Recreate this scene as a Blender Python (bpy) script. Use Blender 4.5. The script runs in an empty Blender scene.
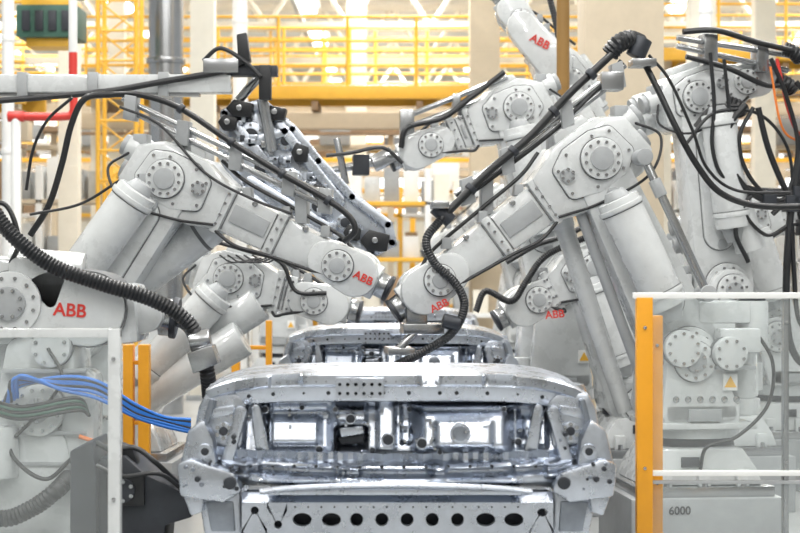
import bpy, bmesh, math, random
from mathutils import Vector, Matrix, Euler
random.seed(4)
scene = bpy.context.scene
CAMZ = 1.6
# ------------------------------------------------------------ materials
MATS = {}
def mat(name, col, rough=0.4, metal=0.0, var=0.05, bump=0.0, nscale=6.0, coat=0.0, emis=0.0, rvar=0.0):
    m = bpy.data.materials.new(name); m.use_nodes = True
    nt = m.node_tree; bs = nt.nodes['Principled BSDF']
    tc = nt.nodes.new('ShaderNodeTexCoord'); nz = nt.nodes.new('ShaderNodeTexNoise')
    nz.inputs['Scale'].default_value = nscale; nz.inputs['Detail'].default_value = 6
    nz.inputs['Roughness'].default_value = 0.65
    nt.links.new(tc.outputs['Object'], nz.inputs['Vector'])
    rp = nt.nodes.new('ShaderNodeValToRGB')
    rp.color_ramp.elements[0].position = 0.3; rp.color_ramp.elements[1].position = 0.7
    rp.color_ramp.elements[0].color = tuple(max(0, c*(1-var)) for c in col)+(1,)
    rp.color_ramp.elements[1].color = tuple(min(1, c*(1+var)) for c in col)+(1,)
    nt.links.new(nz.outputs['Fac'], rp.inputs['Fac'])
    nt.links.new(rp.outputs['Color'], bs.inputs['Base Color'])
    bs.inputs['Roughness'].default_value = rough
    if rvar > 0:
        mr = nt.nodes.new('ShaderNodeMapRange')
        mr.inputs['From Min'].default_value = .3; mr.inputs['From Max'].default_value = .7
        mr.inputs['To Min'].default_value = rough-rvar; mr.inputs['To Max'].default_value = rough+rvar
        nt.links.new(nz.outputs['Fac'], mr.inputs['Value']); nt.links.new(mr.outputs['Result'], bs.inputs['Roughness'])
    bs.inputs['Metallic'].default_value = metal
    bs.inputs['Coat Weight'].default_value = coat
    if emis > 0:
        bs.inputs['Emission Color'].default_value = tuple(col)+(1,)
        bs.inputs['Emission Strength'].default_value = emis
    if bump > 0:
        bp = nt.nodes.new('ShaderNodeBump'); bp.inputs['Strength'].default_value = bump
        bp.inputs['Distance'].default_value = 0.02
        nt.links.new(nz.outputs['Fac'], bp.inputs['Height'])
        nt.links.new(bp.outputs['Normal'], bs.inputs['Normal'])
    MATS[name] = m
    return m
mat('paint', (0.57, 0.59, 0.595), 0.28, 0, 0.11, 0, 4, 0.5, 0, .06)
mat('paint2', (0.34, 0.355, 0.365), 0.4, 0, 0.12, 0, 5)
mat('seam', (0.13, 0.135, 0.14), 0.5, 0, 0.1)
mat('steel', (0.57, 0.61, 0.68), 0.29, 1.0, 0.13, 0.09, 9, 0, 0, .07)
mat('steel2', (0.30, 0.33, 0.38), 0.33, 1.0, 0.14, 0.1, 12)
mat('rod', (0.40, 0.41, 0.42), 0.25, 0.9, 0.05)
mat('black', (0.010, 0.011, 0.013), 0.4, 0, 0.2)
mat('dark', (0.03, 0.034, 0.042), 0.45, 0.2, 0.3)
mat('yellow', (0.84, 0.47, 0.05), 0.4, 0, 0.06)
mat('amber', (0.78, 0.34, 0.015), 0.38, 0, 0.06)
mat('ochre', (0.27, 0.15, 0.04), 0.5, 0, 0.1)
mat('beige', (0.60, 0.51, 0.38), 0.6, 0, 0.05)
mat('cream', (0.78, 0.74, 0.64), 0.7, 0, 0.04)
mat('white', (0.80, 0.81, 0.80), 0.45, 0, 0.03)
mat('red', (0.58, 0.04, 0.03), 0.4, 0, 0.05)
mat('orange', (0.75, 0.2, 0.03), 0.45, 0, 0.05)
mat('blue', (0.02, 0.17, 0.60), 0.35, 0, 0.1)
mat('green', (0.04, 0.11, 0.08), 0.5, 0, 0.1)
mat('brown', (0.30, 0.20, 0.12), 0.6, 0, 0.2)
mat('wallm', (0.40, 0.40, 0.38), 0.8, 0, 0.25, 0, .8)
mat('floorm', (0.38, 0.39, 0.39), 0.3, 0, 0.08, 0, 1.2)
mat('lamp', (1.0, 0.98, 0.93), 0.5, 0, 0, 0, 1, 0, 7)
mat('window', (0.95, 0.98, 1.0), 0.5, 0, 0, 0, 1, 0, 1.5)
g = bpy.data.materials.new('glass'); g.use_nodes = True
nt = g.node_tree; nt.nodes.clear()
o = nt.nodes.new('ShaderNodeOutputMaterial'); mx = nt.nodes.new('ShaderNodeMixShader')
tr = nt.nodes.new('ShaderNodeBsdfTransparent'); tr.inputs[0].default_value = (0.95, 0.97, 0.97, 1)
gl = nt.nodes.new('ShaderNodeBsdfPrincipled'); gl.inputs['Base Color'].default_value = (0.85, 0.88, 0.88, 1); gl.inputs['Roughness'].default_value = 0.15
mx.inputs[0].default_value = 0.08
nt.links.new(tr.outputs[0], mx.inputs[1]); nt.links.new(gl.outputs[0], mx.inputs[2]); nt.links.new(mx.outputs[0], o.inputs[0])
MATS['glass'] = g

# ------------------------------------------------------------ mesh builder
def hull(circles, n=28):
    pts = []
    for (a, b, r) in circles:
        for i in range(n):
            t = 2*math.pi*i/n
            pts.append((round(a+r*math.cos(t), 4), round(b+r*math.sin(t), 4)))
    pts = sorted(set(pts))
    def half(ps):
        h = []
        for p in ps:
            while len(h) >= 2 and (h[-1][0]-h[-2][0])*(p[1]-h[-2][1])-(h[-1][1]-h[-2][1])*(p[0]-h[-2][0]) <= 1e-6:
                h.pop()
            h.append(p)
        return h
    lo = half(pts); up = half(pts[::-1])
    return lo[:-1]+up[:-1]

def catmull(pts, n=10):
    P = [Vector(p) for p in pts]
    if len(P) < 3: return P
    P = [P[0]*2-P[1]]+P+[P[-1]*2-P[-2]]
    out = []
    for i in range(1, len(P)-2):
        p0, p1, p2, p3 = P[i-1:i+3]
        for j in range(n):
            t = j/n
            out.append(0.5*((2*p1)+(p2-p0)*t+(2*p0-5*p1+4*p2-p3)*t*t+(3*p1-p0-3*p2+p3)*t**3))
    out.append(P[-2])
    return out

TEXT = {}
def text_geo(s):
    if s not in TEXT:
        c = bpy.data.curves.new('t', 'FONT'); c.body = s; c.size = 1; c.extrude = 0.02; c.offset = 0.02
        c.align_x = 'CENTER'; c.align_y = 'CENTER'
        ob = bpy.data.objects.new('t', c); scene.collection.objects.link(ob)
        dg = bpy.context.evaluated_depsgraph_get()
        me = bpy.data.meshes.new_from_object(ob.evaluated_get(dg))
        TEXT[s] = ([v.co.copy() for v in me.vertices], [tuple(p.vertices) for p in me.polygons])
        bpy.data.objects.remove(ob)
    return TEXT[s]

class B:
    """Builds one object. Elevation drawing coordinates (a right, b down) on the plane y, d = metres behind it."""
    def __init__(s, name, y):
        s.name = name; s.y = y; s.k = y/1840.0; s.bm = bmesh.new(); s.mats = []
        s.q = (1840.0/y)/180.0
        s.fb = 266+CAMZ/s.k
    def P(s, a, b, d=0.0):
        return Vector(((a-400)*s.k, s.y+d, CAMZ+(266-b)*s.k))
    def mi(s, m):
        if m not in s.mats: s.mats.append(m)
        return s.mats.index(m)
    def add(s, t, m, fix=True):
        i = s.mi(m)
        if fix: bmesh.ops.recalc_face_normals(t, faces=t.faces[:])
        for f in t.faces: f.material_index = i
        me = bpy.data.meshes.new('tmp'); t.to_mesh(me); t.free()
        s.bm.from_mesh(me); bpy.data.meshes.remove(me)
    def bev(s, t, w, ang=0.5, seg=2):
        if w <= 0: return
        es = [e for e in t.edges if len(e.link_faces) == 2 and e.calc_face_angle(0) > ang]
        if es: bmesh.ops.bevel(t, geom=es, offset=w, segments=seg, affect='EDGES', profile=0.6, clamp_overlap=True)
    def prism(s, pts, d0, d1, m='paint', bev=0.01):
        t = bmesh.new()
        f = [t.verts.new(s.P(a, b, d0)) for a, b in pts]
        g = [t.verts.new(s.P(a, b, d1)) for a, b in pts]
        n = len(pts)
        t.faces.new(f); t.faces.new(g[::-1])
        for i in range(n):
            j = (i+1) % n
            t.faces.new((f[i], g[i], g[j], f[j]))
        bmesh.ops.recalc_face_normals(t, faces=t.faces[:])
        s.bev(t, bev)
        s.add(t, m)
    def hullp(s, circles, d0, d1, m='paint', bev=0.015):
        s.prism(hull(circles), d0, d1, m, bev)
    def rect(s, a0, b0, a1, b1, d0, d1, m='paint', bev=0.006):
        s.prism([(a0, b0), (a1, b0), (a1, b1), (a0, b1)], d0, d1, m, bev)
    def cyl3(s, p, q, r, r2=None, m='paint', seg=24, bev=0.004):
        p = Vector(p); q = Vector(q); v = q-p
        if v.length < 1e-6: return
        t = bmesh.new()
        M = Matrix.Translation((p+q)/2) @ v.to_track_quat('Z', 'Y').to_matrix().to_4x4()
        bmesh.ops.create_cone(t, cap_ends=True, segments=seg, radius1=r, radius2=r if r2 is None else r2, depth=v.length, matrix=M)
        s.bev(t, bev, 0.9)
        s.add(t, m)
    def cyl(s, p, q, r, r2=None, m='paint', seg=24, bev=0.004):
        s.cyl3(s.P(*p), s.P(*q), r, r2, m, seg, bev)
    def disc(s, a, b, d0, d1, r, m='paint', bolts=0, rb=None, bm_='rod', bev=0.006):
        s.cyl((a, b, d0), (a, b, d1), r, None, m, 32, bev)
        if bolts and m == 'paint': s.cyl((a, b, d0+(d1-d0)*.62), (a, b, d1), r+.005, None, 'seam', 32, 0)
        rb = rb or r*0.8
        for i in range(bolts):
            t = 2*math.pi*(i+0.5)/bolts
            c = s.P(a, b, d0)+Vector((rb*math.cos(t), 0, rb*math.sin(t)))
            s.cyl3(c, c+Vector((0, -0.01, 0)), 0.009, None, bm_, 8, 0)
    def tube3(s, pts, r, m='black', corr=0, seg=10, n=10):
        path = catmull(pts, n)
        if corr:
            L = [0]
            for i in range(1, len(path)): L.append(L[-1]+(path[i]-path[i-1]).length)
            tot = L[-1]; N = int(tot/(corr/2)); out = []; j = 0
            for i in range(N+1):
                x = tot*i/N
                while j < len(L)-2 and L[j+1] < x: j += 1
                f = (x-L[j])/max(1e-9, L[j+1]-L[j]); out.append(path[j].lerp(path[j+1], min(1, f)))
            path = out
        t = bmesh.new(); rings = []; up = None
        for i, p in enumerate(path):
            d = (path[min(i+1, len(path)-1)]-path[max(i-1, 0)])
            if d.length < 1e-7: continue
            d.normalize()
            if up is None:
                up = Vector((0, 1, 0)) if abs(d.y) < 0.9 else Vector((1, 0, 0))
            up = (up-d*up.dot(d)).normalized(); sd = d.cross(up)
            rr = r*(1.0 if not corr else (1.05 if i % 2 else 0.9))
            rings.append([t.verts.new(p+(up*math.cos(2*math.pi*k/seg)+sd*math.sin(2*math.pi*k/seg))*rr) for k in range(seg)])
        for i in range(len(rings)-1):
            for k in range(seg):
                l = (k+1) % seg
                t.faces.new((rings[i][k], rings[i][l], rings[i+1][l], rings[i+1][k]))
        t.faces.new(rings[0]); t.faces.new(rings[-1])
        s.add(t, m)
    def tube(s, pts, r, m='black', corr=0, seg=10):
        s.tube3([s.P(*(p if len(p) == 3 else (p[0], p[1], 0))) for p in pts], r, m, corr, seg)
    def text(s, txt, a, b, d, size, ang=0, m='red'):
        vs, fs = text_geo(txt)
        t = bmesh.new(); o = s.P(a, b, d); ca, sa = math.cos(ang), math.sin(ang)
        bv = []
        for v in vs:
            x, y, z = v.x*size, v.y*size, v.z*size
            bv.append(t.verts.new(o+Vector((x*ca-y*sa, -z, x*sa+y*ca))))
        for f in fs:
            try: t.faces.new([bv[i] for i in f])
            except ValueError: pass
        s.add(t, m)
    def box3(s, c, size, m, rot=(0, 0, 0), bev=0.005):
        t = bmesh.new()
        M = Matrix.Translation(c) @ Euler(rot).to_matrix().to_4x4() @ Matrix.Diagonal((size[0], size[1], size[2], 1))
        bmesh.ops.create_cube(t, size=1, matrix=M)
        s.bev(t, bev)
        s.add(t, m)
    def sheet(s, a0, a1, top, bot, na, nb, fn, m='steel', hole=None):
        t = bmesh.new(); V = []
        for i in range(na+1):
            a = a0+(a1-a0)*i/na; tb = top(a); bb = bot(a)
            V.append([t.verts.new(s.P(a, tb+(bb-tb)*j/nb, fn(a, tb+(bb-tb)*j/nb))) for j in range(nb+1)])
        for i in range(na):
            for j in range(nb):
                t.faces.new((V[i][j], V[i][j+1], V[i+1][j+1], V[i+1][j]))
        for f in t.faces: f.normal_update()
        if t.faces and sum(f.normal.y for f in t.faces) > 0:
            bmesh.ops.reverse_faces(t, faces=t.faces[:])
        s.add(t, m, False)
    def holeplate(s, cells, d, th, m='steel'):
        for (a0, b0, a1, b1, ca, cb, ra, rb) in cells:
            t = bmesh.new(); n = 32; I = []; O = []; I2 = []
            for i in range(n):
                th_ = 2*math.pi*i/n; c, s_ = math.cos(th_), math.sin(th_)
                I.append(t.verts.new(s.P(ca+ra*c, cb+rb*s_, d))); I2.append(t.verts.new(s.P(ca+ra*c*0.95, cb+rb*s_*0.95, d+th)))
                kx = 1e9 if abs(c) < 1e-6 else ((a1-ca)/c if c > 0 else (a0-ca)/c)
                ky = 1e9 if abs(s_) < 1e-6 else ((b1-cb)/s_ if s_ > 0 else (b0-cb)/s_)
                if (i-4) % 8 == 0:
                    O.append(t.verts.new(s.P(a1 if c > 0 else a0, b1 if s_ > 0 else b0, d)))
                else:
                    k = min(kx, ky); O.append(t.verts.new(s.P(ca+k*c, cb+k*s_, d)))
            for i in range(n):
                j = (i+1) % n
                t.faces.new((I[i], I[j], O[j], O[i])); t.faces.new((I[i], I2[i], I2[j], I[j]))
            s.add(t, m)
    def finish(s, yaw=0, pivot=None):
        bm = s.bm
        if yaw:
            px, py = pivot
            M = Matrix.Translation((px, py, 0)) @ Matrix.Rotation(yaw, 4, 'Z') @ Matrix.Translation((-px, -py, 0))
            bm.transform(M)
        for f in bm.faces: f.smooth = True
        for e in bm.edges:
            if len(e.link_faces) == 2 and e.calc_face_angle(0) > 0.6: e.smooth = False
        xs = [v.co.x for v in bm.verts]; ys = [v.co.y for v in bm.verts]; zs = [v.co.z for v in bm.verts]
        o = Vector(((min(xs)+max(xs))/2, (min(ys)+max(ys))/2, min(zs)))
        bm.transform(Matrix.Translation(-o))
        me = bpy.data.meshes.new(s.name); bm.to_mesh(me); bm.free()
        for m in s.mats: me.materials.append(MATS[m])
        ob = bpy.data.objects.new(s.name, me); ob.location = o
        scene.collection.objects.link(ob)
        return ob

# ------------------------------------------------------------ robot
def lerp(p, q, t): return (p[0]+(q[0]-p[0])*t, p[1]+(q[1]-p[1])*t)
def robot(y, bx, S, E, W, yaw=0, extra=None, balance=True, cb=(0.08, 0.72, 10), logo=True, back=1.0, pedestal='paint2', hscale=1.0):
    b = B('industrial_robot', y); q = b.q; fb = b.fb
    sg = 1 if W[0] > E[0] else -1
    b.rect(bx-75*q, fb-66*q, bx+75*q, fb, -.42, .42, pedestal, .012)
    b.rect(bx-68*q, fb-76*q, bx+68*q, fb-66*q, -.38, .38, 'rod', .006)
    b.prism([(bx-60*q, fb-76*q), (bx+60*q, fb-76*q), (bx+54*q, fb-92*q), (bx+40*q, fb-112*q), (bx-40*q, fb-112*q), (bx-54*q, fb-92*q)], -.32, .32, 'paint', .02)
    for i in (-1, 0, 1):
        b.rect(bx+(i*38-6)*q, fb-92*q, bx+(i*38+6)*q, fb-76*q, -.36, -.30, 'paint', .006)
        b.cyl((bx+i*38*q, fb-76*q, -.35), (bx+i*38*q, fb-82*q, -.35), .02, None, 'rod', 8, 0)
    b.rect(bx-22*q, fb-104*q, bx-4*q, fb-94*q, -.335, -.3, 'dark', .004)
    b.cyl((bx, fb-112*q), (bx, fb-120*q), .25, None, 'dark', 40)
    b.cyl((bx, fb-120*q), (bx, fb-134*q), .28, None, 'paint', 40, .01)
    for i in range(16):
        t = 2*math.pi*i/16; c = b.P(bx, fb-134*q)+Vector((.262*math.cos(t), .262*math.sin(t), 0)); b.cyl3(c, c+Vector((0, 0, .012)), .011, None, 'rod', 8, 0)
    tb = fb-134*q
    b.hullp([(S[0], S[1], 34*q), (bx-34*q, tb-14*q, 13*q), (bx+34*q, tb-14*q, 13*q), (bx-sg*30*q, S[1]+8*q, 20*q)], .02, .30, 'paint', .03)
    b.hullp([(S[0], S[1]+6*q, 26*q), (bx-28*q, tb-12*q, 12*q), (bx+26*q, tb-12*q, 12*q)], -.30, -.20, 'paint', .02)
    b.rect(bx-38*q, tb-22*q, bx+38*q, tb, -.30, .30, 'paint', .02)
    b.disc(S[0], S[1]+6*q, -.33, -.29, .11, 'paint', 10)
    b.disc(S[0], S[1]+6*q, -.35, -.32, .06, 'paint2', 6)
    b.rect(bx-14*q, tb-16*q, bx+18*q, tb-4*q, -.325, -.29, 'paint2', .004)
    b.rect(bx+20*q, tb-50*q, bx+34*q, tb-34*q, -.318, -.29, 'white', .001)
    b.prism([(bx+27*q, tb-48*q), (bx+33*q, tb-37*q), (bx+21*q, tb-37*q)], -.322, -.317, 'yellow', 0)
    mx_ = bx-sg*48*q
    b.cyl((mx_, S[1]+44*q, -.1), (mx_, S[1]-14*q, -.1), .085, None, 'paint', 24, .01)
    b.cyl((mx_, S[1]-14*q, -.1), (mx_, S[1]-24*q, -.1), .07, None, 'paint2', 24, .01)
    b.cyl((mx_, S[1]+60*q, -.1), (mx_, S[1]+44*q, -.1), .11, None, 'paint', 24, .01)
    b.cyl((bx+sg*44*q, tb-6*q, -.1), (bx+sg*44*q, tb-40*q, -.1), .07, None, 'paint', 24, .01)
    # lower arm
    b.hullp([(S[0], S[1], 36*q), (E[0], E[1], 27*q)], -.19, .04, 'paint', .025)
    p1, p2 = lerp(S, E, .28), lerp(S, E, .78)
    b.hullp([(p1[0], p1[1], 21*q), (p2[0], p2[1], 15*q)], -.195, -.185, 'seam', 0)
    b.hullp([(p1[0], p1[1], 20*q), (p2[0], p2[1], 14*q)], -.215, -.18, 'paint', .012)
    for t in (.22, .84):
        pp = lerp(S, E, t); b.disc(pp[0], pp[1], -.225, -.18, .035, 'paint2', 0)
    b.disc(S[0], S[1], -.23, -.18, .15, 'paint', 12)
    if balance:
        dx, dy = E[0]-S[0], E[1]-S[1]; L = math.hypot(dx, dy); nx, ny = -dy/L, dx/L
        if nx*(-sg) > 0: nx, ny = -nx, -ny
        off = cb[2]*q
        c1 = lerp(E, S, cb[0]); c2 = lerp(E, S, cb[1])
        c1 = (c1[0]+nx*off, c1[1]+ny*off, -.33); c2 = (c2[0]+nx*off, c2[1]+ny*off, -.33)
        F = lambda f: tuple(c1[i]+(c2[i]-c1[i])*f for i in range(3))
        b.cyl(c1, c2, .115, .115, 'paint', 32, .015)
        b.cyl(F(.06), F(.10), .125, None, 'paint', 32, .004); b.cyl(F(.105), F(.112), .117, None, 'seam', 32, 0)
        b.cyl(F(.86), F(.9), .122, None, 'paint', 32, .004); b.cyl(F(.848), F(.855), .117, None, 'seam', 32, 0)
        b.cyl(c2, F(1.12), .08, .05, 'paint2', 24, .005)
        b.cyl(c1, F(-.07), .075, .05, 'paint2', 24, .005)
    # elbow housing
    ux, uy = W[0]-E[0], W[1]-E[1]; L = math.hypot(ux, uy); ux /= L; uy /= L
    nx, ny = uy, -ux
    if ny > 0: nx, ny = -nx, -ny
    h = q*hscale
    def T(t, n): return (E[0]+ux*t+nx*n, E[1]+uy*t+ny*n)
    def TP(l): return [T(t*h, n*h) for t, n in l]
    b.prism(TP([(-50, -20), (-46, 20), (-22, 36), (24, 36), (44, 28), (58, 24), (60, -22), (34, -30), (-30, -32)]), -.17, .24, 'paint', .03)
    cov = [(-26, -6), (-22, 16), (-8, 21), (18, 21), (31, 14), (32, -7), (12, -15), (-14, -15)]
    b.hullp([T(x*h, z*h)+(8.8*h,) for x, z in cov], -.176, -.165, 'seam', 0)
    b.hullp([T(x*h, z*h)+(8*h,) for x, z in cov], -.195, -.16, 'paint', .012)
    for (x, z) in cov:
        c = T((x*1.12)*h, z*1.12*h); b.cyl(c+(-.205,), c+(-.19,), .009, None, 'rod', 8, 0)
    b.disc(*T(-4*h, 2*h), -.225, -.19, .105*hscale, 'paint', 12)
    b.disc(*T(-4*h, 2*h), -.24, -.22, .06*hscale, 'paint2', 0)
    b.disc(*T(30*h, 8*h), -.215, -.18, .04, 'paint2', 6)
    b.prism(TP([(-20, 34), (-16, 44), (16, 44), (20, 34)]), -.1, .16, 'paint', .012)
    for (nn, dd) in ((14, -.08), (-10, .12), (14, .14)):
        b.cyl(T(-44*h, nn*h)+(dd,), T(-(52+22*back)*h, nn*h)+(dd,), .075, None, 'paint', 24, .012)
        b.cyl(T(-(52+22*back)*h, nn*h)+(dd,), T(-(57+25*back)*h, nn*h)+(dd,), .06, None, 'paint2', 24, .01)
    b.rect(T(-46*h, 24*h)[0]-7*q, T(-46*h, 24*h)[1]-7*q, T(-46*h, 24*h)[0]+7*q, T(-46*h, 24*h)[1]+5*q, -.14, -.02, 'paint2', .006)
    b.tube([T(-50*h, 10*h)+(-.14,), T(-60*h, -14*h)+(-.2,), T(-30*h, -35*h)+(-.24,), T(20*h, -30*h)+(-.2,), T(58*h, -18*h)+(-.17,)], .008, 'black')
    # forearm
    l2 = L-26*q
    def TT(l): return [T(t, n*q) for t, n in l]
    st = 54*h
    if l2 > st+15*q:
        b.prism(TT([(st, -23), (st, 23), (l2, 18), (l2, -18)]), -.13, .14, 'paint', .045)
        b.prism(TT([(st, -26), (st, 26), (st+10*q, 26), (st+10*q, -26)]), -.155, .17, 'paint', .02)
        mid = st+(l2-st)*.5
        b.prism(TT([(mid-5*q, -22.5), (mid-5*q, 22.5), (mid+5*q, 22.5), (mid+5*q, -22.5)]), -.145, .155, 'paint', .015)
        b.prism(TT([(st+14*q, -9), (st+14*q, 10), (mid-9*q, 9), (mid-9*q, -8)]), -.142, -.12, 'paint2', .006)
        for tt in (st+5*q, mid):
            for nn in (-16, -6, 6, 16):
                c = T(tt, nn*q); b.cyl(c+(-.168,), c+(-.13,), .008, None, 'rod', 8, 0)
        b.tube([T(st+4*q, -22*q)+(-.14,), T((st+mid)/2, -27*q)+(-.17,), T(mid, -22*q)+(-.16,), T(l2, -14*q)+(-.15,)], .010, 'black')
        for tt in (st, st+11*q, mid-6*q, mid+6*q):
            b.prism([T(tt-.5*q, -19*q), T(tt-.5*q, 19*q), T(tt+.5*q, 19*q), T(tt+.5*q, -19*q)], -.134, .14, 'seam', .0)
        for tt in (.25, .7):
            c = T(st+(l2-st)*tt, 18*q); b.disc(c[0], c[1], -.14, -.1, .016, 'rod')
        for tt in (.15, .5, .85):
            c = T(st+(l2-st)*tt, 23*q); b.prism([(c[0]-4*q, c[1]-7*q), (c[0]+4*q, c[1]-7*q), (c[0]+5*q, c[1]+4*q), (c[0]-5*q, c[1]+4*q)], -.11, -.02, 'paint2', .005)
        b.tube([T(st-20*q, 42*q)+(-.06,), T(st+10*q, 34*q)+(-.08,), T(mid, 31*q)+(-.08,), T(l2-6*q, 27*q)+(-.08,), T(l2+14*q, 20*q)+(-.1,)], .011, 'black')
    # wrist
    w0 = (W[0]-ux*30*q, W[1]-uy*30*q)
    b.hullp([(W[0], W[1], 23*q), (w0[0], w0[1], 20*q)], -.16, -.07, 'paint', .02)
    b.hullp([(W[0], W[1], 23*q), (w0[0], w0[1], 20*q)], .07, .16, 'paint', .02)
    b.hullp([(W[0], W[1], 18*q), (w0[0], w0[1], 18*q)], -.08, .08, 'paint', .02)
    b.disc(W[0]-ux*18*q, W[1]-uy*18*q, -.19, -.15, .085, 'paint', 10)
    b.disc(W[0]-ux*18*q, W[1]-uy*18*q, -.20, -.18, .045, 'paint2', 0)
    f1 = (W[0]+ux*22*q, W[1]+uy*22*q); f2 = (W[0]+ux*32*q, W[1]+uy*32*q); f3 = (W[0]+ux*36*q, W[1]+uy*36*q)
    b.cyl(W+(0,), f1+(0,), .10, None, 'paint', 24, .01)
    b.cyl(f1+(0,), f2+(0,), .07, None, 'rod', 24, .006)
    b.cyl(f2+(0,), f3+(0,), .075, None, 'dark', 24, .006)
    if logo:
        ang = math.atan2(-uy*sg, ux*sg)
        b.text('ABB', W[0]+ux*10*q, W[1]+uy*10*q, -.168, .062, ang, 'red')
    if extra: extra(b, T, q)
    return b.finish(yaw, ((bx-400)*b.k, y))

# --- right main robot
def ex_R1(b, T, q):
    b.cyl((630, 160, -.30), (690, 292, -.36), .024, None, 'rod', 16)
    b.disc(630, 160, -.34, -.2, .045, 'paint2'); b.disc(690, 292, -.4, -.25, .045, 'paint2')
    b.cyl((640, 182, -.31), (647, 198, -.316), .034, None, 'paint2', 16)
    b.cyl((560, 210, .1), (628, 412, .1), .055, .045, 'paint', 20)
    b.cyl((556, 196, .1), (566, 228, .1), .075, .06, 'paint', 20)
    b.cyl((572, 205, -.1), (640, 385, -.1), .03, None, 'paint2', 20)
    for o in (0, 11):
        b.cyl((622-o*.3, 66+o, -.05), (452-o*.3, 196+o, -.05), .018, None, 'rod', 14)
    for t in (.05, .35, .7, .93):
        a = 622+(452-622)*t; c = 66+(196-66)*t
        b.prism([(a-7, c-6), (a+4, c-10), (a+8, c+16), (a-5, c+20)], -.10, .0, 'paint2', .005)
    b.rect(545, 122, 562, 150, -.06, .04, 'paint2'); b.rect(478, 176, 490, 215, -.06, .04, 'paint2')
    b.tube([(606, 56, -.05), (614, 46, -.07), (626, 41, -.05), (640, 44, 0)], .052, 'black', .02, 14)
    b.cyl((640, 40, -.05), (632, 58, -.05), .055, None, 'dark', 16); b.rect(596, 74, 618, 92, -.12, .02, 'rod')
    b.rect(628, 60, 652, 68, -.10, .04, 'rod')
    b.tube([(612, 52, -.08), (590, 72, -.10), (560, 100, -.12), (525, 138, -.13), (485, 172, -.13), (458, 198, -.13), (436, 220, -.15)], .022, 'black', 0, 12)
    for (a, c) in ((585, 77), (548, 114), (508, 153), (466, 190)): b.cyl((a-2, c+2, -.125), (a+2, c-2, -.125), .034, None, 'dark', 14)
    b.tube([(436, 220, -.15), (421, 240, -.18), (428, 262, -.2), (448, 282, -.22), (457, 304, -.22), (445, 330, -.22), (415, 350, -.2), (392, 362, -.15), (385, 372, -.1)], .024, 'black', .014, 12)
    b.tube([(618, 62, -.05), (592, 92, -.06), (540, 140, -.06), (470, 192, -.08), (440, 214, -.1), (425, 236, -.12)], .013, 'black')
    b.cyl((430, 208, -.13), (446, 222, -.13), .04, None, 'dark', 16); b.rect(427, 203, 443, 210, -.2, -.05, 'rod')
    b.cyl((436, 318, -.22), (452, 322, -.22), .04, None, 'dark', 16)
    b.tube([(642, 60, 0), (655, 90, -.05), (672, 130, -.1), (692, 165, -.1), (715, 192, -.1), (750, 205, -.1), (800, 206, -.1), (840, 200, -.1)], .018, 'black', 0, 12)
    b.tube([(648, 55, 0), (668, 80, -.02), (690, 130, -.05), (705, 168, -.05), (735, 190, -.05), (790, 192, -.05)], .009, 'black')
    b.rect(400, 322, 440, 332, -.12, .12, 'rod'); b.rect(404, 306, 424, 324, -.08, .08, 'rod')
    b.rect(384, 345, 410, 352, -.2, .1, 'rod'); b.cyl((412, 330, -.1), (392, 350, -.1), .02, None, 'rod', 12)
    b.text('6000', 660, 500, -.425, .06, 0, 'dark')
    b.text('ABB', 433, 304, -.215, .058, .45, 'red')
    for i in range(6): b.disc(662+12*i, 395, -.31, -.28, .018, 'rod')
    b.rect(690, 300, 742, 322, -.2, .2, 'paint', .02); b.rect(704, 326, 745, 350, -.34, -.2, 'paint', .02)
    b.disc(712, 350, -.40, -.3, .09, 'paint', 8); b.disc(666, 345, -.38, -.3, .10, 'paint', 10)
    b.rect(700, 362, 740, 366, -.34, -.2, 'paint2'); b.rect(640, 418, 742, 424, -.32, .3, 'paint', .008)
    b.cyl((748, 300, -.1), (748, 350, -.1), .09, None, 'paint', 24, .012); b.cyl((748, 292, -.1), (748, 300, -.1), .075, None, 'dark', 24)
    b.tube([(742, 330, -.3), (756, 360, -.34), (750, 400, -.36), (720, 430, -.36), (690, 440, -.36), (684, 462, -.34)], .010)
robot(10.2, 688, (680, 352), (590, 165), (420, 290), yaw=0.10, extra=ex_R1, cb=(.18, .74, 4), hscale=1.08, logo=False, back=.15)

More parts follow.
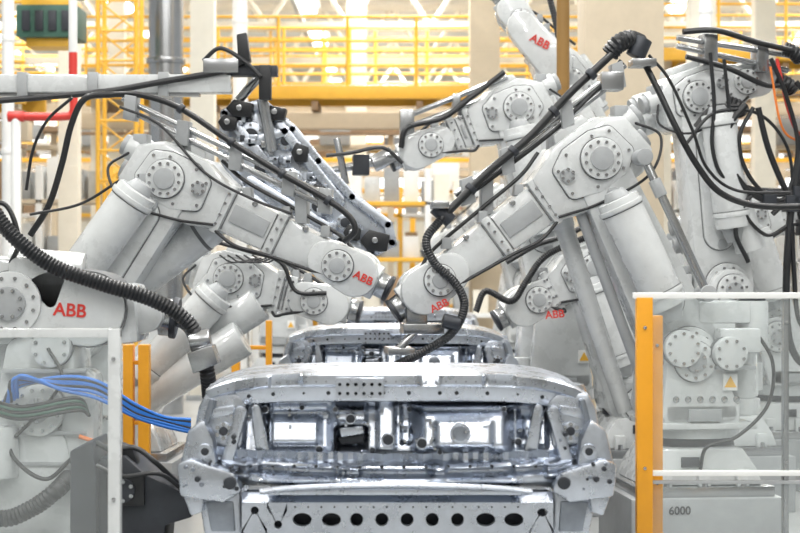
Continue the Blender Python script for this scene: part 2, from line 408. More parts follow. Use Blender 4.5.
# --- left main robot
def ex_L1(b, T, q):
    for o in (0, 10):
        b.cyl((128+o*.3, 100+o, -.1), (338-o*.3, 200+o, -.1), .016, None, 'rod', 14)
    for t in (.05, .3, .55, .8, .97):
        a = 128+210*t; c = 100+100*t
        b.prism([(a-6, c-8), (a+6, c-6), (a+4, c+18), (a-8, c+16)], -.15, -.05, 'paint2', .005)
    b.rect(185, 128, 198, 158, -.1, .02, 'paint2'); b.rect(300, 190, 312, 224, -.1, .02, 'paint2')
    b.tube([(120, 96, -.1), (150, 98, -.14), (190, 112, -.17), (240, 145, -.18), (290, 176, -.18), (335, 202, -.18), (356, 218, -.18), (361, 232, -.18), (350, 242, -.16)], .017, 'black', 0, 12)
    for (a, c) in ((190, 112), (240, 145), (290, 176), (335, 202)): b.cyl((a-2, c-1.5, -.18), (a+2, c+1.5, -.18), .028, None, 'dark', 14)
    b.tube([(120, 96, -.1), (92, 100, -.12), (78, 125, -.12), (68, 165, -.12), (55, 205, -.12), (35, 235, -.1)], .018, 'black', 0, 12)
    b.tube([(75, 98, -.05), (50, 120, -.05), (35, 150, -.05), (28, 190, -.05)], .009, 'black')
    b.tube([(130, 110, -.2), (170, 128, -.2), (215, 175, -.2), (260, 200, -.2), (300, 215, -.2)], .008, 'black')
    b.tube([(40, 215, -.2), (90, 205, -.2), (130, 182, -.2)], .008, 'black')
    b.cyl((128, 200, .05), (82, 258, .05), .03, None, 'rod', 16)
    b.cyl((212, 222, .1), (120, 290, .1), .115, None, 'paint', 28, .015)
    b.cyl((200, 231, .1), (197, 233, .1), .118, None, 'seam', 28, 0)
    b.rect(150, 175, 168, 190, -.22, -.16, 'paint2')
robot(10.3, 62, (75, 325), (178, 184), (360, 273), yaw=-0.10, extra=ex_L1, cb=(.12, .85, -14), back=.2)

# --- left second robot (behind)
def ex_L2(b, T, q):
    b.cyl((262, 300, -.1), (150, 372, -.1), .13, None, 'paint', 28, .015)
    b.cyl((250, 335, -.3), (140, 400, -.3), .12, None, 'paint', 28, .015)
    b.tube([(215, 240, -.2), (250, 250, -.2), (285, 262, -.2), (300, 290, -.2), (330, 292, -.2)], .014)
    for i in range(5): b.tube([(225+8*i, 255, -.2), (240+8*i, 262, -.3), (262+5*i, 258, -.25)], .006)
robot(12.0, 120, (130, 400), (236, 280), (332, 304), yaw=-0.05, extra=ex_L2, cb=(.1, .8, 0), hscale=.9, logo=False, back=.4)

# --- left foreground robot
b = B('industrial_robot', 8.8); fb = b.fb
b.rect(-70, fb-60, 92, fb, -.4, .4, 'paint2', .012)
b.rect(-64, fb-72, 86, fb-60, -.36, .36, 'rod')
b.hullp([(0, 520, 30), (70, 515, 24), (60, 440, 18), (-10, 440, 18)], -.28, .3, 'paint', .03)
b.hullp([(62, 350, 20), (80, 470, 14), (30, 350, 16), (10, 480, 20)], -.22, .25, 'paint', .03)
b.hullp([(90, 380, 14), (92, 470, 10), (80, 470, 14)], -.26, .0, 'paint', .015)
b.rect(0, 340, 40, 470, -.12, .2, 'paint2', .02)
for bb in (365, 395, 425, 455): b.rect(14, bb, 96, bb+4, -.29, -.2, 'paint2', .004)
b.disc(50, 405, -.31, -.2, .12, 'paint', 12); b.disc(50, 405, -.33, -.3, .06, 'paint2', 6)
b.cyl((15, 470, -.3), (15, 420, -.3), .08, None, 'paint', 24, .01)
b.hullp([(45, 300, 40), (-20, 300, 46)], -.2, .26, 'paint', .035)
b.hullp([(30, 268, 12), (70, 272, 10), (60, 300, 10)], -.24, .1, 'paint', .02)
b.cyl((10, 262, 0), (85, 268, 0), .075, None, 'paint', 24, .01)
b.hullp([(120, 311, 27), (40, 298, 36)], -.16, .18, 'paint', .04)
b.hullp([(96.6, 308, 37.5), (61.5, 303, 38.5)], -.225, .14, 'seam', 0)
b.hullp([(96, 308, 37), (62, 303, 38)], -.24, .15, 'paint', .03)
b.prism([(124, 282), (140, 284), (144, 340), (126, 342)], -.2, .2, 'paint', .02)
b.prism([(122, 284), (124, 284), (127, 340), (125, 340)], -.19, .19, 'seam', 0)
b.hullp([(150, 314, 17), (138, 312, 22)], -.15, .15, 'paint', .02)
b.cyl((160, 316), (172, 317), .09, None, 'rod'); b.cyl((172, 317), (178, 318), .1, None, 'dark')
b.disc(20, 302, -.26, -.19, .15, 'paint', 12); b.disc(20, 302, -.28, -.25, .08, 'paint2', 8)
b.disc(62, 345, -.3, -.2, .09, 'paint', 8)
b.text('ABB', 79, 309, -.243, .085, -.08, 'red')
b.tube([(-40, 150, -.25), (-8, 190, -.28), (22, 232, -.3), (62, 264, -.3), (110, 282, -.3), (160, 298, -.28), (192, 318, -.25), (207, 346, -.22), (212, 372, -.2), (212, 395, -.1)], .036, 'black', .018, 16)
b.tube([(-20, 215, -.25), (15, 205, -.25), (30, 240, -.26), (20, 262, -.2)], .012)
b.prism([(194, 350), (218, 342), (224, 360), (200, 370)], -.3, -.12, 'rod', .006)
b.cyl((196, 340, -.25), (216, 336, -.25), .05, None, 'rod', 16)
b.tube([(172, 318, 0), (190, 325, -.1), (203, 345, -.2)], .03, 'rod')
for i in range(7):
    r = random.uniform(-1, 1)
    b.tube([(14+3*i, 404-2*i, -.34), (35+4*r, 382-2*i, -.36-.01*i), (75, 372+i*2, -.36), (110, 378+2*i+3*r, -.36), (145, 398+2*i, -.35), (172, 412+i+2*r, -.32), (198, 414+2*i, -.3)], .009, 'blue' if i % 3 != 1 else 'dark')
for i in range(5):
    b.tube([(10, 395+3*i, -.36), (40, 400+3*i, -.38), (90, 392+3*i, -.36), (100, 410, -.3)], .008, 'green' if i % 2 else 'black')
b.tube([(-20, 490, -.4), (20, 506, -.42), (50, 496, -.42), (72, 480, -.42), (80, 470, -.3)], .04, 'black', .02, 14)
b.tube([(90, 430, -.3), (120, 440, -.3), (150, 450, -.3), (175, 480, -.28), (185, 500, -.2)], .010, 'orange')
b.tube([(20, 420, -.32), (30, 450, -.36), (60, 470, -.36), (85, 450, -.34)], .010); b.tube([(60, 345, -.3), (75, 372, -.34), (60, 400, -.36), (30, 430, -.34)], .008)
b.finish()

# --- rear right robots
def ex_R2(b, T, q):
    b.tube([(500, 75, -.2), (470, 98, -.2), (440, 120, -.2), (405, 130, -.2), (398, 150, -.2)], .02)
    b.tube([(400, 165, -.2), (380, 150, -.2), (350, 155, -.2), (325, 158, -.2)], .014)
    b.cyl((392, 155, -.05), (372, 165, -.05), .06, None, 'rod', 16)
    b.cyl((375, 162, -.05), (330, 172, -.05), .035, .025, 'rod', 16)
    b.cyl((400, 120, -.1), (505, 78, -.1), .02, None, 'rod'); b.cyl((402, 130, -.1), (510, 90, -.1), .02, None, 'rod')
    b.rect(398, 112, 412, 140, -.15, -.05, 'rod'); b.rect(450, 96, 458, 112, -.15, -.05, 'rod')
    b.cyl((336, 140, -.1), (345, 185, -.1), .025, None, 'rod')
    b.rect(352, 156, 368, 176, -.14, .02, 'dark', .008)
robot(13.0, 555, (552, 285), (512, 112), (415, 152), yaw=.08, extra=ex_R2, cb=(.1, .7, 5), logo=False, back=.4)
def ex_R5(b, T, q):
    b.tube([(545, -10, -.2), (556, 40, -.2), (552, 70, -.2), (560, 95, -.2)], .025, 'black', .02)
    b.cyl((505, 20, -.1), (545, 60, -.1), .03, None, 'rod')
    b.hullp([(520, 30, 15), (552, 66, 18)], -.29, -.1, 'paint', .02)
    b.text('ABB', 537, 46, -.3, .09, -.5, 'red')
robot(14.6, 640, (640, 250), (566, 82), (512, 12), yaw=0, extra=ex_R5, logo=False, back=.4)
def ex_R4(b, T, q):
    b.tube([(585, 235, -.2), (540, 255, -.2), (520, 280, -.2), (505, 300, -.2), (480, 290, -.2), (470, 310, -.2)], .022, 'black', .014)
    b.tube([(600, 215, -.2), (560, 235, -.2), (530, 245, -.2), (500, 262, -.2)], .018, 'black')
    b.text('ABB', 547, 313, -.24, .07, 0.1, 'red')
robot(12.2, 640, (630, 395), (585, 270), (520, 306), yaw=.1, extra=ex_R4, logo=False, hscale=.85)
def ex_R3(b, T, q):
    b.cyl((664, 42, -.2), (792, 58, -.2), .02, None, 'rod'); b.cyl((664, 50, -.2), (780, 72, -.2), .02, None, 'rod')
    b.rect(690, 38, 704, 66, -.25, -.12, 'rod'); b.rect(745, 46, 757, 74, -.25, -.12, 'rod')
    for (a, c) in ((782, 55), (774, 86), (722, 109)):
        b.tube([(a-10, c-4, -.25), (a, c, -.27), (a+8, c+6, -.25)], .05, 'black', .02, 12)
    b.tube([(665, 38, -.3), (700, 36, -.3), (740, 46, -.3), (780, 54, -.3)], .02)
    b.tube([(668, 62, -.3), (710, 72, -.3), (750, 88, -.3), (775, 86, -.3)], .018)
    b.tube([(678, 130, -.3), (695, 112, -.3), (722, 109, -.3)], .02)
    P = [([(790, 60), (786, 110), (778, 160), (768, 220), (764, 290), (768, 340), (784, 362), (806, 352)], .024),
         ([(722, 109), (706, 130), (704, 160), (722, 190), (755, 205), (800, 203)], .022),
         ([(730, 112), (716, 140), (722, 172), (745, 196), (775, 188), (790, 150), (792, 100)], .014),
         ([(774, 86), (790, 108), (784, 160), (770, 195), (750, 215)], .018),
         ([(735, 112), (745, 150), (760, 185), (775, 208), (800, 222)], .02),
         ([(700, 66), (706, 120), (715, 200), (742, 235), (770, 225), (800, 230)], .012),
         ([(785, 90), (800, 140), (780, 230), (790, 290)], .014),
         ([(770, 225), (772, 270), (778, 320), (800, 330)], .016),
         ([(748, 64), (764, 100), (776, 150), (762, 200), (730, 196), (712, 230), (725, 262)], .015),
         ([(790, 66), (797, 120), (791, 170), (778, 215), (800, 240)], .018),
         ([(686, 60), (690, 110), (688, 150), (700, 180), (735, 192)], .013),
         ([(660, 150), (690, 118), (735, 118), (765, 150), (772, 200)], .011)]
    for p, r in P: b.tube([(x, z, -.42) for x, z in p], r)
    b.tube([(762, 62, -.3), (772, 110, -.32), (785, 135, -.3), (800, 130, -.3)], .012, 'red')
    b.tube([(755, 70, -.3), (765, 130, -.34), (790, 145, -.3)], .008, 'orange')
    for (a, c) in ((768, 205), (776, 196), (745, 200), (782, 228)): b.rect(a-6, c-8, a+7, c+8, -.46, -.38, 'dark')
    b.cyl((700, 140, -.3), (735, 250, -.3), .1, None, 'paint', 24, .01)
robot(12.3, 712, (716, 285), (690, 100), (752, 78), yaw=.2, extra=ex_R3, logo=False, cb=(.1, .7, 8), back=.4)
robot(13.5, 790, (770, 330), (735, 225), (850, 200), yaw=0, logo=False)
# distant robots down the line
robot(20.0, 285, (285, 285), (300, 205), (372, 238), yaw=-.2, logo=False, back=.5)
robot(21.0, 520, (522, 280), (500, 205), (436, 246), yaw=.2, logo=False, back=.5)

# --- left rear robot with gripper beam holding a body panel
def ex_L3(b, T, q):
    b.rect(-60, 75, 232, 93, -.08, .08, 'paint', .01)
    b.rect(-60, 92, 200, 96, -.05, .05, 'rod', .002)
    for a in (20, 90, 160): b.rect(a, 73, a+10, 97, -.1, .1, 'paint2', .004)
    b.tube([(-30, 104, -.1), (40, 99, -.12), (110, 93, -.14), (160, 84, -.12), (205, 76, -.1), (235, 70, -.1)], .02)
    b.rect(205, 60, 240, 74, -.12, .1, 'rod'); b.rect(228, 66, 278, 76, -.08, .06, 'dark')
    b.prism([(238, 36), (248, 34), (252, 62), (240, 68)], -.12, .0, 'black', .01)
    b.rect(260, 66, 272, 100, -.1, .0, 'black')
    b.tube([(205, 62, -.1), (222, 50, -.12), (245, 62, -.12), (262, 78, -.12)], .014)
    b.cyl((262, 98, 0), (272, 150, .05), .035, None, 'rod')
robot(11.6, -120, (-130, 240), (-120, 100), (-60, 85), yaw=0, extra=ex_L3, logo=False)
b = B('car_side_panel', 11.7)
out = [(224, 112), (262, 102), (292, 128), (318, 160), (352, 196), (388, 224), (392, 242), (372, 252), (340, 240), (300, 222), (268, 210), (240, 188), (222, 155)]
b.prism(out, .10, .14, 'steel', .012)
def ring(pts, d0, d1, m, w=6):
    n = len(pts)
    for i in range(n):
        p, r = pts[i], pts[(i+1) % n]
        b.hullp([(p[0], p[1], w), (r[0], r[1], w)], d0, d1, m, .012)
ring(out, .05, .13, 'steel', 5)
for (a, c, r) in ((250, 135, 14), (262, 165, 15), (290, 180, 13), (318, 205, 12), (285, 140, 9), (345, 222, 9)):
    b.disc(a, c, .04, .12, r*b.k, 'steel', 6); b.disc(a, c, .03, .06, r*b.k*.55, 'dark')
for (p, r) in (((235, 125), (300, 200)), ((280, 125), (340, 200)), ((250, 180), (330, 228)), ((230, 150), (285, 130))):
    b.hullp([(p[0], p[1], 5), (r[0], r[1], 5)], .02, .11, 'steel', .012)
for (a, c, w, h_) in ((240, 108, 14, 9), (228, 122, 10, 8), (375, 240, 15, 11), (352, 232, 9, 8), (300, 152, 9, 10), (275, 112, 12, 7), (318, 190, 8, 7)):
    b.prism([(a-w, c), (a-w*.4, c-h_), (a+w, c-h_*.5), (a+w*.8, c+h_), (a-w*.5, c+h_)], -.04, .1, 'black', .01)
    b.cyl((a, c, -.08), (a, c, 0), .02, None, 'rod', 12)
b.cyl((238, 100, .02), (262, 72, .02), .03, None, 'rod')
for i in range(30):
    a = random.uniform(235, 340); c = 118+(a-235)*.85+random.uniform(-10, 26)
    b.rect(a, c, a+random.uniform(3, 9), c+random.uniform(3, 8), .0, .1, random.choice(['steel', 'steel', 'steel2', 'dark', 'rod']), .003)
b.finish()

# ------------------------------------------------------------ car body frame
def sm(x, s):
    t = max(0., min(1., x/s+.5)); return t*t*(3-2*t)
def stamps(L):
    def f(a, b_):
        v = 0
        for (ca, cb, ha, hb, dep, so) in L:
            v += dep*sm(ha-abs(a-ca), so)*sm(hb-abs(b_-cb), so)
        return v
    return f
def pw(L):
    def f(a):
        if a <= L[0][0]: return L[0][1]
        for (x0, y0), (x1, y1) in zip(L, L[1:]):
            if a <= x1: return y0+(y1-y0)*(a-x0)/(x1-x0)
        return L[-1][1]
    return f
b = B('car_body_frame', 7.3)
prof = [(.60, 372), (.35, 373.5), (.1, 374.5), (.015, 375.2), (.0, 377), (-.004, 386), (.004, 388), (.028, 389), (.03, 400), (.036, 403), (.06, 404.5), (.19, 405)]
edge = lambda a: abs(a-393)/191
dcow = lambda a: .10*edge(a)**2
bcow = lambda a: 16*edge(a)**6-2*(1-edge(a)**2)
t = bmesh.new(); V = []
N = 130
for i in range(N+1):
    a = 203+(584-203)*i/N
    row = []
    for (d, bb) in prof:
        dd = d+dcow(a)+((.018*sm(16-abs(a-285), 5)+.018*sm(16-abs(a-500), 5)+.012*sm(10-abs(a-430), 4)) if 376 < bb < 387 else 0)
        row.append(t.verts.new(b.P(a, bb+bcow(a), dd)))
    V.append(row)
for i in range(N):
    for j in range(len(prof)-1): t.faces.new((V[i][j], V[i][j+1], V[i+1][j+1], V[i+1][j]))
b.add(t, 'steel')
a = 222
while a < 568:
    b.cyl((a, 395+bcow(a), .026+dcow(a)), (a, 395+bcow(a), .04+dcow(a)), .008 if int(a) % 3 else .005, None, 'dark', 14, 0)  # dark discs stand in for the shade inside cowl holes
    a += random.choice([17, 25, 31])
a = 216
while a < 574:
    b.cyl((a, 383+bcow(a), -.006+dcow(a)), (a, 383+bcow(a), .01+dcow(a)), .0035, None, 'steel2', 8, 0); a += 10
FW = .17
fw = stamps([(292, 431, 36, 22, .05, 8), (292, 434, 26, 13, -.05, 8), (464, 431, 46, 22, -.12, 18), (464, 433, 28, 13, -.03, 8), (350, 441, 16, 11, .07, 6), (386, 424, 9, 28, -.07, 6), (406, 424, 5, 22, .05, 4), (534, 430, 16, 20, .05, 6),
             (534, 430, 8, 10, -.05, 5), (248, 430, 7, 30, .05, 5), (318, 412, 60, 2.5, -.03, 3), (470, 407, 80, 2, -.03, 3), (350, 415, 16, 8, -.05, 5), (420, 457, 60, 3, .04, 3), (520, 424, 2.5, 26, -.03, 3), (334, 430, 2.5, 24, -.03, 3), (268, 428, 2, 26, -.03, 3)])
fwd = lambda a, c: FW+fw(a, c)-.0012*(c-398)
b.sheet(226, 566, lambda a: 400, lambda a: 474, 220, 52, fwd)
bmst = stamps([(300, 470, 40, 7, .04, 6), (395, 472, 34, 6, .03, 6), (480, 470, 34, 7, .04, 6), (235, 468, 14, 9, -.04, 6), (560, 468, 14, 9, -.04, 6), (340, 462, 6, 14, -.02, 4), (440, 462, 6, 14, -.02, 4)])
tp = pw([(190, 446), (230, 456), (300, 459), (400, 461), (500, 459), (560, 456), (606, 446)])
bt = pw([(190, 478), (230, 490), (300, 489), (400, 487), (500, 489), (560, 492), (606, 480)])
def beamfn(a, c):
    u = (c-tp(a))/(bt(a)-tp(a)); e = abs(a-397)/210
    return -.06+.16*(2*u-1)**4+.05*sm(3-abs(c-tp(a)-12), 4)+bmst(a, c)+.16*e**3
b.sheet(190, 606, tp, bt, 180, 34, beamfn)
b.sheet(196, 600, lambda a: tp(a)-6, lambda a: tp(a)+2, 80, 4, lambda a, c: .06-.02*math.sin(a*.3), 'steel')
b.rect(270, 486, 520, 492, -.09, .02, 'steel', .006)
b.tube([(262, 488, -.1), (300, 484, -.11), (395, 481, -.12), (490, 484, -.11), (530, 488, -.1)], .012, 'steel')
for a in range(250, 550, 22):
    b.cyl((a, 466, beamfn(a, 466)-.004), (a, 466, beamfn(a, 466)+.01), .007, None, 'dark', 12, 0)
hs = [303, 332, 357, 382, 407, 432, 457, 485, 513]
ed = [288]+[(hs[i]+hs[i+1])/2 for i in range(8)]+[528]
b.holeplate([(ed[i], 500, ed[i+1], 532, hs[i], 517, 9.5 if i in (0, 1, 7, 8) else 6.5, 6.5) for i in range(9)], -.06, .03)
b.sheet(243, 552, lambda a: 491, lambda a: 500.1, 60, 4, lambda a, c: -.06+.05*(500-c)/9)
b.rect(243, 531.8, 552, 540, -.06, -.02, 'steel', .004)
b.holeplate([(243, 500, 268, 532, 256, 508, 4, 4), (268, 500, 288, 532, 279, 522, 4, 4), (528, 500, 552, 532, 541, 510, 5, 4)], -.06, .03)
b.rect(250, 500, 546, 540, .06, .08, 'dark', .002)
for a in range(296, 524, 13): b.cyl((a, 504.5, -.063), (a, 504.5, -.05), .004, None, 'dark', 8, 0)
def MM(p, side):
    return [(a if side < 0 else 794-a, c) for a, c in p]
for side in (-1, 1):
    X = lambda a: a if side < 0 else 794-a
    b.prism(MM([(203, 394), (232, 392), (246, 404), (240, 446), (230, 470), (196, 470), (190, 440), (196, 408)], side), .09, .5, 'steel', .022)
    b.prism(MM([(188, 430), (204, 418), (214, 440), (220, 488), (186, 488), (179, 470)], side), -.02, .3, 'steel', .02)
    b.prism(MM([(179, 462), (192, 456), (236, 470), (244, 488), (226, 500), (182, 494)], side), -.08, .16, 'steel', .018)
    b.prism(MM([(198, 490), (240, 490), (244, 540), (206, 540)], side), -.02, .4, 'steel', .015)
    b.prism(MM([(206, 500), (234, 500), (236, 530), (212, 530)], side), -.035, .0, 'steel2', .008)
    b.prism(MM([(184, 492), (206, 492), (204, 510), (192, 514)], side), -.05, .1, 'steel', .01)
    b.prism(MM([(206, 410), (232, 406), (234, 414), (208, 420)], side), .07, .1, 'steel', .006)
    b.disc(X(222), 432, .06, .2, .035, 'steel', 6); b.disc(X(222), 432, .05, .1, .018, 'dark')
    b.disc(X(206), 450, -.04, .05, .03, 'steel', 0); b.disc(X(206), 450, -.05, .0, .016, 'dark')
    b.disc(X(232), 480, -.1, .0, .025, 'dark'); b.disc(X(200), 476, -.1, -.05, .012, 'dark')
    b.cyl((X(222), 402, .32), (X(222), 388, .32), .10, .08, 'steel', 28, .012)
    b.hullp([(X(240), 412, 6), (X(226), 462, 6)], .03, .14, 'steel', .012)
    b.hullp([(X(254), 410, 5), (X(262), 456, 7)], .08, .2, 'steel', .012)
    b.hullp([(X(210), 402, 3), (X(200), 440, 3)], .05, .14, 'steel2', .008)
    b.rect(min(X(196), X(232)), 470, max(X(196), X(232)), 505, .3, 3.6, 'steel', .02)
    b.rect(min(X(186), X(200)), 440, max(X(186), X(200)), 500, .6, 3.6, 'steel', .02)
    for i in range(14):
        a = random.uniform(186, 240); c = random.uniform(430, 488)
        b.disc(X(a), c, -.09 if c > 460 else .0, .1, random.uniform(.005, .011), 'dark' if i % 2 else 'steel2')
for (a, c, r, m_) in ((460, 432, .032, 'steel2'), (422, 443, .02, 'dark'), (262, 412, .014, 'dark'), (318, 452, .014, 'dark'), (350, 420, .018, 'dark'), (520, 444, .014, 'dark'),
                      (545, 410, .016, 'dark'), (388, 440, .022, 'dark'), (300, 410, .01, 'dark'), (505, 410, .01, 'dark'), (372, 452, .012, 'dark'), (410, 412, .012, 'dark'), (335, 410, .01, 'dark'), (440, 452, .01, 'dark')):
    dd = fwd(a, c)
    b.disc(a, c, dd-.02, dd+.01, r*1.25, 'steel', 0); b.disc(a, c, dd-.024, dd, r, m_, 0)  # openings not cut: mostly dark discs, their inner shade put into the colour
b.prism([(336, 441), (346, 436), (362, 437), (364, 446), (340, 448)], .14, .24, 'dark', .01)  # dark block painted in for the shade of an opening
b.prism([(338, 430), (362, 428), (364, 436), (340, 440)], .12, .24, 'steel', .01)
for i in range(34):
    a = random.uniform(240, 555); c = random.uniform(406, 456); dd = fwd(a, c)
    w = random.uniform(2, 7)
    if i % 2: b.rect(a, c, a+w, c+random.uniform(2, 5), dd-.012, dd+.03, random.choice(['steel', 'steel2']), .003)
    else: b.cyl((a, c, dd-.04), (a, c, dd), .006, None, 'rod', 8, 0)
cells = []
for i in range(6):
    for j in range(2):
        cells.append((336+8*i, 379+9*j, 344+8*i, 388+9*j, 340+8*i, 383.5+9*j, 1.8, 1.8))
b.holeplate(cells, -.035, .01); b.rect(336, 379, 384, 397, -.01, .0, 'dark', 0)
b.rect(336, 377, 384, 379.5, -.036, .05, 'steel', .001)
b.rect(205, 498, 590, 504, .3, 3.6, 'steel2', .005)
b.rect(370, 470, 424, 500, .4, 3.6, 'steel', .05)
for dd in (1.0, 1.8, 2.6, 3.4): b.rect(215, 478, 580, 500, dd, dd+.14, 'steel', .02)
b.rect(205, 430, 590, 500, 3.55, 3.6, 'steel', .01)
car = b.finish()
for i, dy in enumerate((5.5, 11.0)):
    c = bpy.data.objects.new('car_body_frame', car.data); c.location = car.location+Vector((0, dy, 0)); scene.collection.objects.link(c)
b = B('conveyor', 8)
for x in (-.45, .45):
    b.box3(Vector((x, 15.0, .38)), (.12, 17, .22), 'paint2')
    for yy in range(7, 24, 2): b.box3(Vector((x, yy, .14)), (.14, .14, .28), 'dark')
for yy in range(7, 24): b.cyl3(Vector((-.45, yy+.3, .45)), Vector((.45, yy+.3, .45)), .035, None, 'rod', 12)
b.finish()

# ------------------------------------------------------------ dark fixture lower left
b = B('welding_controller', 8.0); fb = b.fb
b.prism([(78, 446), (100, 436), (104, 470), (104, fb), (78, fb)], -.2, .2, 'dark', .01)
b.prism([(104, 455), (130, 452), (150, 470), (196, 492), (196, 512), (170, 520), (160, fb), (104, fb)], -.15, .2, 'dark', .01)
b.rect(112, 470, 150, 500, -.18, -.1, 'black'); b.disc(130, 485, -.2, -.17, .05, 'dark', 6)
b.prism([(120, 440), (136, 446), (142, 466), (128, 460)], -.1, .0, 'black', .005)
b.tube([(100, 440, -.1), (118, 446, -.15), (140, 444, -.15), (160, 458, -.15), (180, 480, -.1)], .012)
b.tube([(104, 460, -.2), (130, 470, -.22), (165, 468, -.2), (190, 488, -.15)], .01)
b.finish()

# ------------------------------------------------------------ fences
def fence(y, posts, rails, glass):
    b = B('safety_fence', y); fb = b.fb
    for (a0, a1, t0, m_, dd) in posts:
        b.rect(a0, t0, a1, fb, dd-.03, dd+.03, m_, .004)
        b.rect(a0-6, fb-3, a1+6, fb, dd-.06, dd+.06, m_, .002)
    for (a0, a1, b0, b1, m_) in rails: b.rect(a0, b0, a1, b1, -.02, .02, m_, .003)
    for (a0, a1, b0, b1) in glass: b.rect(a0, b0, a1, b1, -.003, .003, 'glass', 0)
    for (a0, a1, t0, m_, dd) in posts:
        for bb in (t0+30, t0+170): b.disc((a0+a1)/2, bb, dd-.04, dd-.03, .008, 'rod')
    return b.finish()
fence(7.9, [(636, 652, 297, 'amber', 0), (655, 667, 316, 'amber', .15), (784, 789, 292, 'rod', .03), (930, 946, 296, 'amber', 0)],
      [(633, 940, 292, 298, 'white'), (652, 940, 470, 475, 'white'), (652, 940, 480, 483, 'paint2')], [(652, 930, 299, 470), (652, 930, 483, 600)])
fence(6.9, [(109, 121, 328, 'paint', 0), (-150, -136, 328, 'paint', 0)], [(-140, 121, 328, 337, 'paint'), (-140, 110, 590, 600, 'paint')], [(-138, 108, 337, 590)])
b = B('safety_post', 11.3)
b.rect(124, 344, 134, b.fb, -.05, .05, 'amber'); b.rect(139, 344, 150, b.fb, -.05, .05, 'amber')
for bb in (360, 420, 480): b.rect(134, bb, 139, bb+4, -.03, .03, 'amber')
b.finish()
b = B('safety_post', 14)
b.rect(232, 330, 240, b.fb, -.05, .05, 'amber'); b.rect(266, 320, 272, b.fb, -.05, .05, 'amber'); b.rect(240, 345, 266, 349, -.03, .03, 'amber')
b.finish()

# ------------------------------------------------------------ building: columns, catwalk, pipes
def column(a0, a1, y, m_, plates=True):
    b = B('steel_column', y); k = b.k
    x0, x1 = (a0-400)*k, (a1-400)*k; w = x1-x0; d = w
    b.box3(Vector(((x0+x1)/2, y+d/2, 4.2)), (w, d, 8.4), m_, bev=.012)
    b.box3(Vector(((x0+x1)/2, y+d/2, .03)), (w*1.3, d*1.3, .06), 'paint2')
    for z in (1.0, 2.9, 4.8, 6.6): b.box3(Vector(((x0+x1)/2, y+d/2, z)), (w*1.02, d*1.02, .02), m_, bev=.003)
    return b.finish()
column(585, 664, 16.0, 'beige')
column(190, 214, 22, 'cream'); column(58, 78, 24, 'cream'); column(470, 500, 27.3, 'beige'); column(690, 716, 25, 'cream'); column(755, 776, 27.4, 'cream')
column(346, 366, 35, 'cream'); column(108, 124, 29, 'cream')
b = B('support_pole', 13.6); k = b.k
x = (563-400)*k
b.cyl3(Vector((x, 13.6, 0)), Vector((x, 13.6, 8.2)), .048, None, 'ochre', 20); b.cyl3(Vector((x, 13.6, 0)), Vector((x, 13.6, .04)), .12, None, 'ochre', 20)
for z in (1.2, 2.0): b.cyl3(Vector((x, 13.6, z)), Vector((x, 13.6, z+.06)), .055, None, 'red', 20)
b.finish()
def pipe(a, y, r, m_, z0=0., z1=8.2):
    b = B('vertical_pipe', y); x = (a-400)*b.k
    b.cyl3(Vector((x, y, z0)), Vector((x, y, z1)), r, None, m_, 24)
    z = z0+.5
    while z < z1: b.cyl3(Vector((x, y, z)), Vector((x, y, z+.06)), r*1.12, None, m_, 24); z += 1.1
    return b.finish()
pipe(166, 20, .19, 'rod'); pipe(8, 18, .06, 'white'); pipe(240, 25, .10, 'white'); pipe(706, 24, .08, 'white')
b = B('fire_pipe', 17)
b.tube3([b.P(20, 116), b.P(60, 116), b.P(73, 112), b.P(73, 90), b.P(73, 52)], .04, 'red', 0, 12)
b.cyl((73, 52), (73, -120), .04, None, 'white')
b.cyl((16, 116), (16, b.fb), .045, None, 'white'); b.cyl((8, 116), (24, 116), .05, None, 'red')
b.finish()
b = B('overhead_hoist', 19)
b.rect(22, 8, 82, 40, -.3, .3, 'green', .02); b.rect(26, 0, 78, 10, -.25, .25, 'yellow', .02); b.rect(30, 40, 74, 48, -.2, .2, 'yellow')
b.rect(24, -14, 80, -4, -.3, .3, 'dark'); b.rect(38, -380, 44, -10, -.03, .03, 'rod'); b.rect(60, -380, 66, -10, -.03, .03, 'rod')
for i in range(4): b.rect(28+13*i, 14, 36+13*i, 34, -.32, -.3, 'dark', .003)
b.finish()

def catwalk(y, x0, x1, z, h=1.15, step=1.05, m_='yellow'):
    b = B('catwalk', y); L = x1-x0; cx = (x0+x1)/2
    for dy in (0, 1.3):
        b.box3(Vector((cx, y+dy, z)), (L, .1, .2), m_)
        for zz in (h, h*.68, h*.36): b.cyl3(Vector((x0, y+dy, z+zz)), Vector((x1, y+dy, z+zz)), .022, None, m_, 8, 0)
        x = x0
        while x <= x1: b.cyl3(Vector((x, y+dy, z)), Vector((x, y+dy, z+h)), .026, None, m_, 8, 0); x += step
    b.box3(Vector((cx, y+.65, z+.10)), (L, 1.25, .04), 'rod')
    b.box3(Vector((cx, y+.3, z-.42)), (L, .3, .24), 'beige'); b.box3(Vector((cx, y+.1, z-.62)), (L, .1, .05), 'brown')
    x = x0+.5
    while x < x1:
        b.box3(Vector((x, y+.65, z-.2)), (.1, 1.3, .14), 'brown'); x += 1.6
    for x in (x0+.3, x1-.3): b.box3(Vector((x, y+.65, z/2)), (.2, .2, z), 'cream')
    return b.finish()
catwalk(28, -5.0, 3.4, 4.25)
catwalk(28.6, 3.9, 10, 4.9)
catwalk(37, -11, 12, 5.2)
catwalk(46, -13, 14, 4.6)
catwalk(22.6, -8.5, -4.6, 3.7)
b = B('lattice_mast', 23)
for (xx, yy) in ((98, 0), (136, 0), (98, .5), (136, .5)):
    b.cyl((xx, -60, yy), (xx, b.fb, yy), .03, None, 'yellow', 8, 0)
z = -60
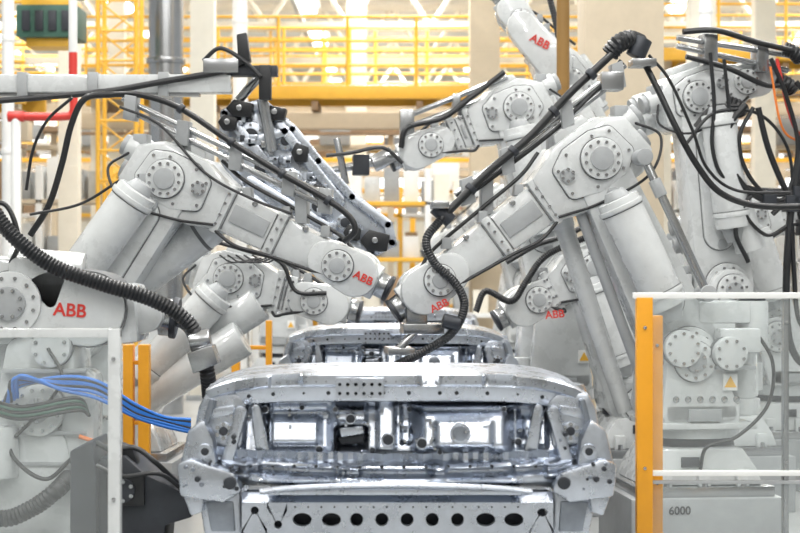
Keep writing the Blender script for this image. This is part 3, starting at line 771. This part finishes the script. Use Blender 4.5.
while z < b.fb-30:
    b.cyl((98, z, 0), (136, z+30, 0), .012, None, 'yellow', 8, 0); b.cyl((136, z, .5), (98, z+30, .5), .012, None, 'yellow', 8, 0); b.cyl((98, z, 0), (136, z, 0), .016, None, 'yellow', 8, 0); z += 30
b.finish()
for (y, z, m1, m2) in ((31, 3.9, 'brown', 'beige'), (34, 3.3, 'beige', 'yellow'), (40, 4.2, 'brown', 'cream'), (43, 3.0, 'orange', 'beige')):
    b = B('overhead_conveyor', y)
    b.box3(Vector((0, y, z)), (26, .5, .10), m1); b.box3(Vector((0, y-.3, z+.25)), (26, .06, .08), m2); b.box3(Vector((0, y, z-.3)), (26, .3, .08), m2)
    x = -12.5
    while x < 13:
        b.box3(Vector((x, y, z/2)), (.10, .10, z), m2)
        b.box3(Vector((x+.6, y-.2, z-.05)), (.5, .4, random.uniform(.15, .5)), random.choice(['white', 'beige', 'brown', 'steel2', 'paint2', 'cream'])); x += random.uniform(1.0, 1.9)
    b.finish()
for j, (y, x0, x1) in enumerate(((25.8, -9, -1.2), (26.6, -1.6, 1.4), (30.2, 1.5, 9), (32.6, -8, 9))):
    b = B('storage_rack', y)
    x = x0
    while x < x1:
        b.box3(Vector((x, y, 1.5)), (.09, .7, 3.0), random.choice(['yellow', 'white', 'beige', 'white']))
        for z in (.15, .9, 1.7, 2.5):
            b.box3(Vector((x+.5, y, z)), (1.0, .7, .06), random.choice(['yellow', 'beige', 'white']))
            for i in range(3):
                hh = random.uniform(.2, .6)
                b.box3(Vector((x+.2+.28*i, y+random.uniform(-.1, .1), z+.03+hh/2)), (.22, .4, hh), random.choice(['white', 'cream', 'paint', 'steel2', 'beige', 'paint2', 'paint2', 'white', 'brown', 'white']))
        x += 1.0
    b.finish()
b = B('roof_truss', 30)
for y in (24, 30, 36, 42, 48, 54):
    b.box3(Vector((0, y, 6.3)), (36, .14, .16), 'cream'); b.box3(Vector((0, y, 7.5)), (36, .14, .16), 'cream')
    x = -17
    while x < 17:
        b.cyl3(Vector((x, y, 6.3)), Vector((x+.8, y, 7.5)), .05, None, 'cream', 6, 0); b.cyl3(Vector((x+.8, y, 7.5)), Vector((x+1.6, y, 6.3)), .05, None, 'cream', 6, 0); x += 1.6
for x in (-14, -9, -5, -2, 2, 5, 9, 14): b.box3(Vector((x, 38, 6.6)), (.08, 34, .12), 'paint2')
b.finish()

def plain(name, c, size, m_):
    b = B(name, 10); b.box3(Vector(c), size, m_, bev=0); return b.finish()
plain('floor', (0, 28, -.05), (44, 76, .1), 'floorm')
plain('ceiling', (0, 28, 8.45), (44, 76, .1), 'cream')
plain('wall_back', (0, 64, 4.2), (44, .2, 8.4), 'cream')
plain('added_wall_front', (0, -9, 4.2), (44, .2, 8.4), 'wallm')  # unseen wall added behind the camera to block sky light and darken steel reflections
for i in range(9):
    b = B('window_%d' % (i+1), 63.8); x = -17+4.2*i
    b.box3(Vector((x, 63.85, 5.0)), (3.2, .06, 3.6), 'window', bev=0)
    for zz in (3.2, 5.0, 6.8): b.box3(Vector((x, 63.8, zz)), (3.3, .1, .1), 'white')
    for xx in (-1.6, 0, 1.6): b.box3(Vector((x+xx, 63.8, 5.0)), (.1, .1, 3.7), 'white')
    b.finish()
def alight(name, loc, sx, sy, power, col=(1, .985, .965), rot=(0, 0, 0)):
    l = bpy.data.lights.new(name, 'AREA'); l.shape = 'RECTANGLE'; l.size = sx; l.size_y = sy; l.energy = power; l.color = col
    o = bpy.data.objects.new(name, l); o.location = loc; o.rotation_euler = rot; scene.collection.objects.link(o)
for y in (-3, 3, 9, 15, 22):
    for x in (-4.5, 0, 4.5):
        alight('ceiling_light', (x, y, 7.9), .4, 3.4, 250 if x else 290)
for y in (29, 36, 44, 52):
    for x in (-8, 0, 8): alight('ceiling_light', (x, y, 7.9), 1.2, 4, 540)
b = B('ceiling_lamp', 10)
for y in (27.5, 33, 39, 45, 51, 57):
    for x in (-10, -6, -2, 2, 6, 10): b.box3(Vector((x, y, 7.2)), (.35, 2.6, .10), 'lamp', bev=0); b.box3(Vector((x, y, 7.3)), (.5, 2.7, .08), 'white')
b.finish()
w = bpy.data.worlds.new('w'); scene.world = w; w.use_nodes = True
w.node_tree.nodes['Background'].inputs[0].default_value = (.93, .97, 1.0, 1)
w.node_tree.nodes['Background'].inputs[1].default_value = 0.6
cd = bpy.data.cameras.new('cam'); cd.lens = 82.8; cd.sensor_width = 36; cd.clip_end = 200
cd.dof.use_dof = True; cd.dof.focus_distance = 9.6; cd.dof.aperture_fstop = 3.6
co = bpy.data.objects.new('camera', cd); co.location = (0, 0, CAMZ); co.rotation_euler = (math.pi/2, 0, 0)
scene.collection.objects.link(co); scene.camera = co
scene.view_settings.view_transform = 'Standard'; scene.view_settings.exposure = 0.0
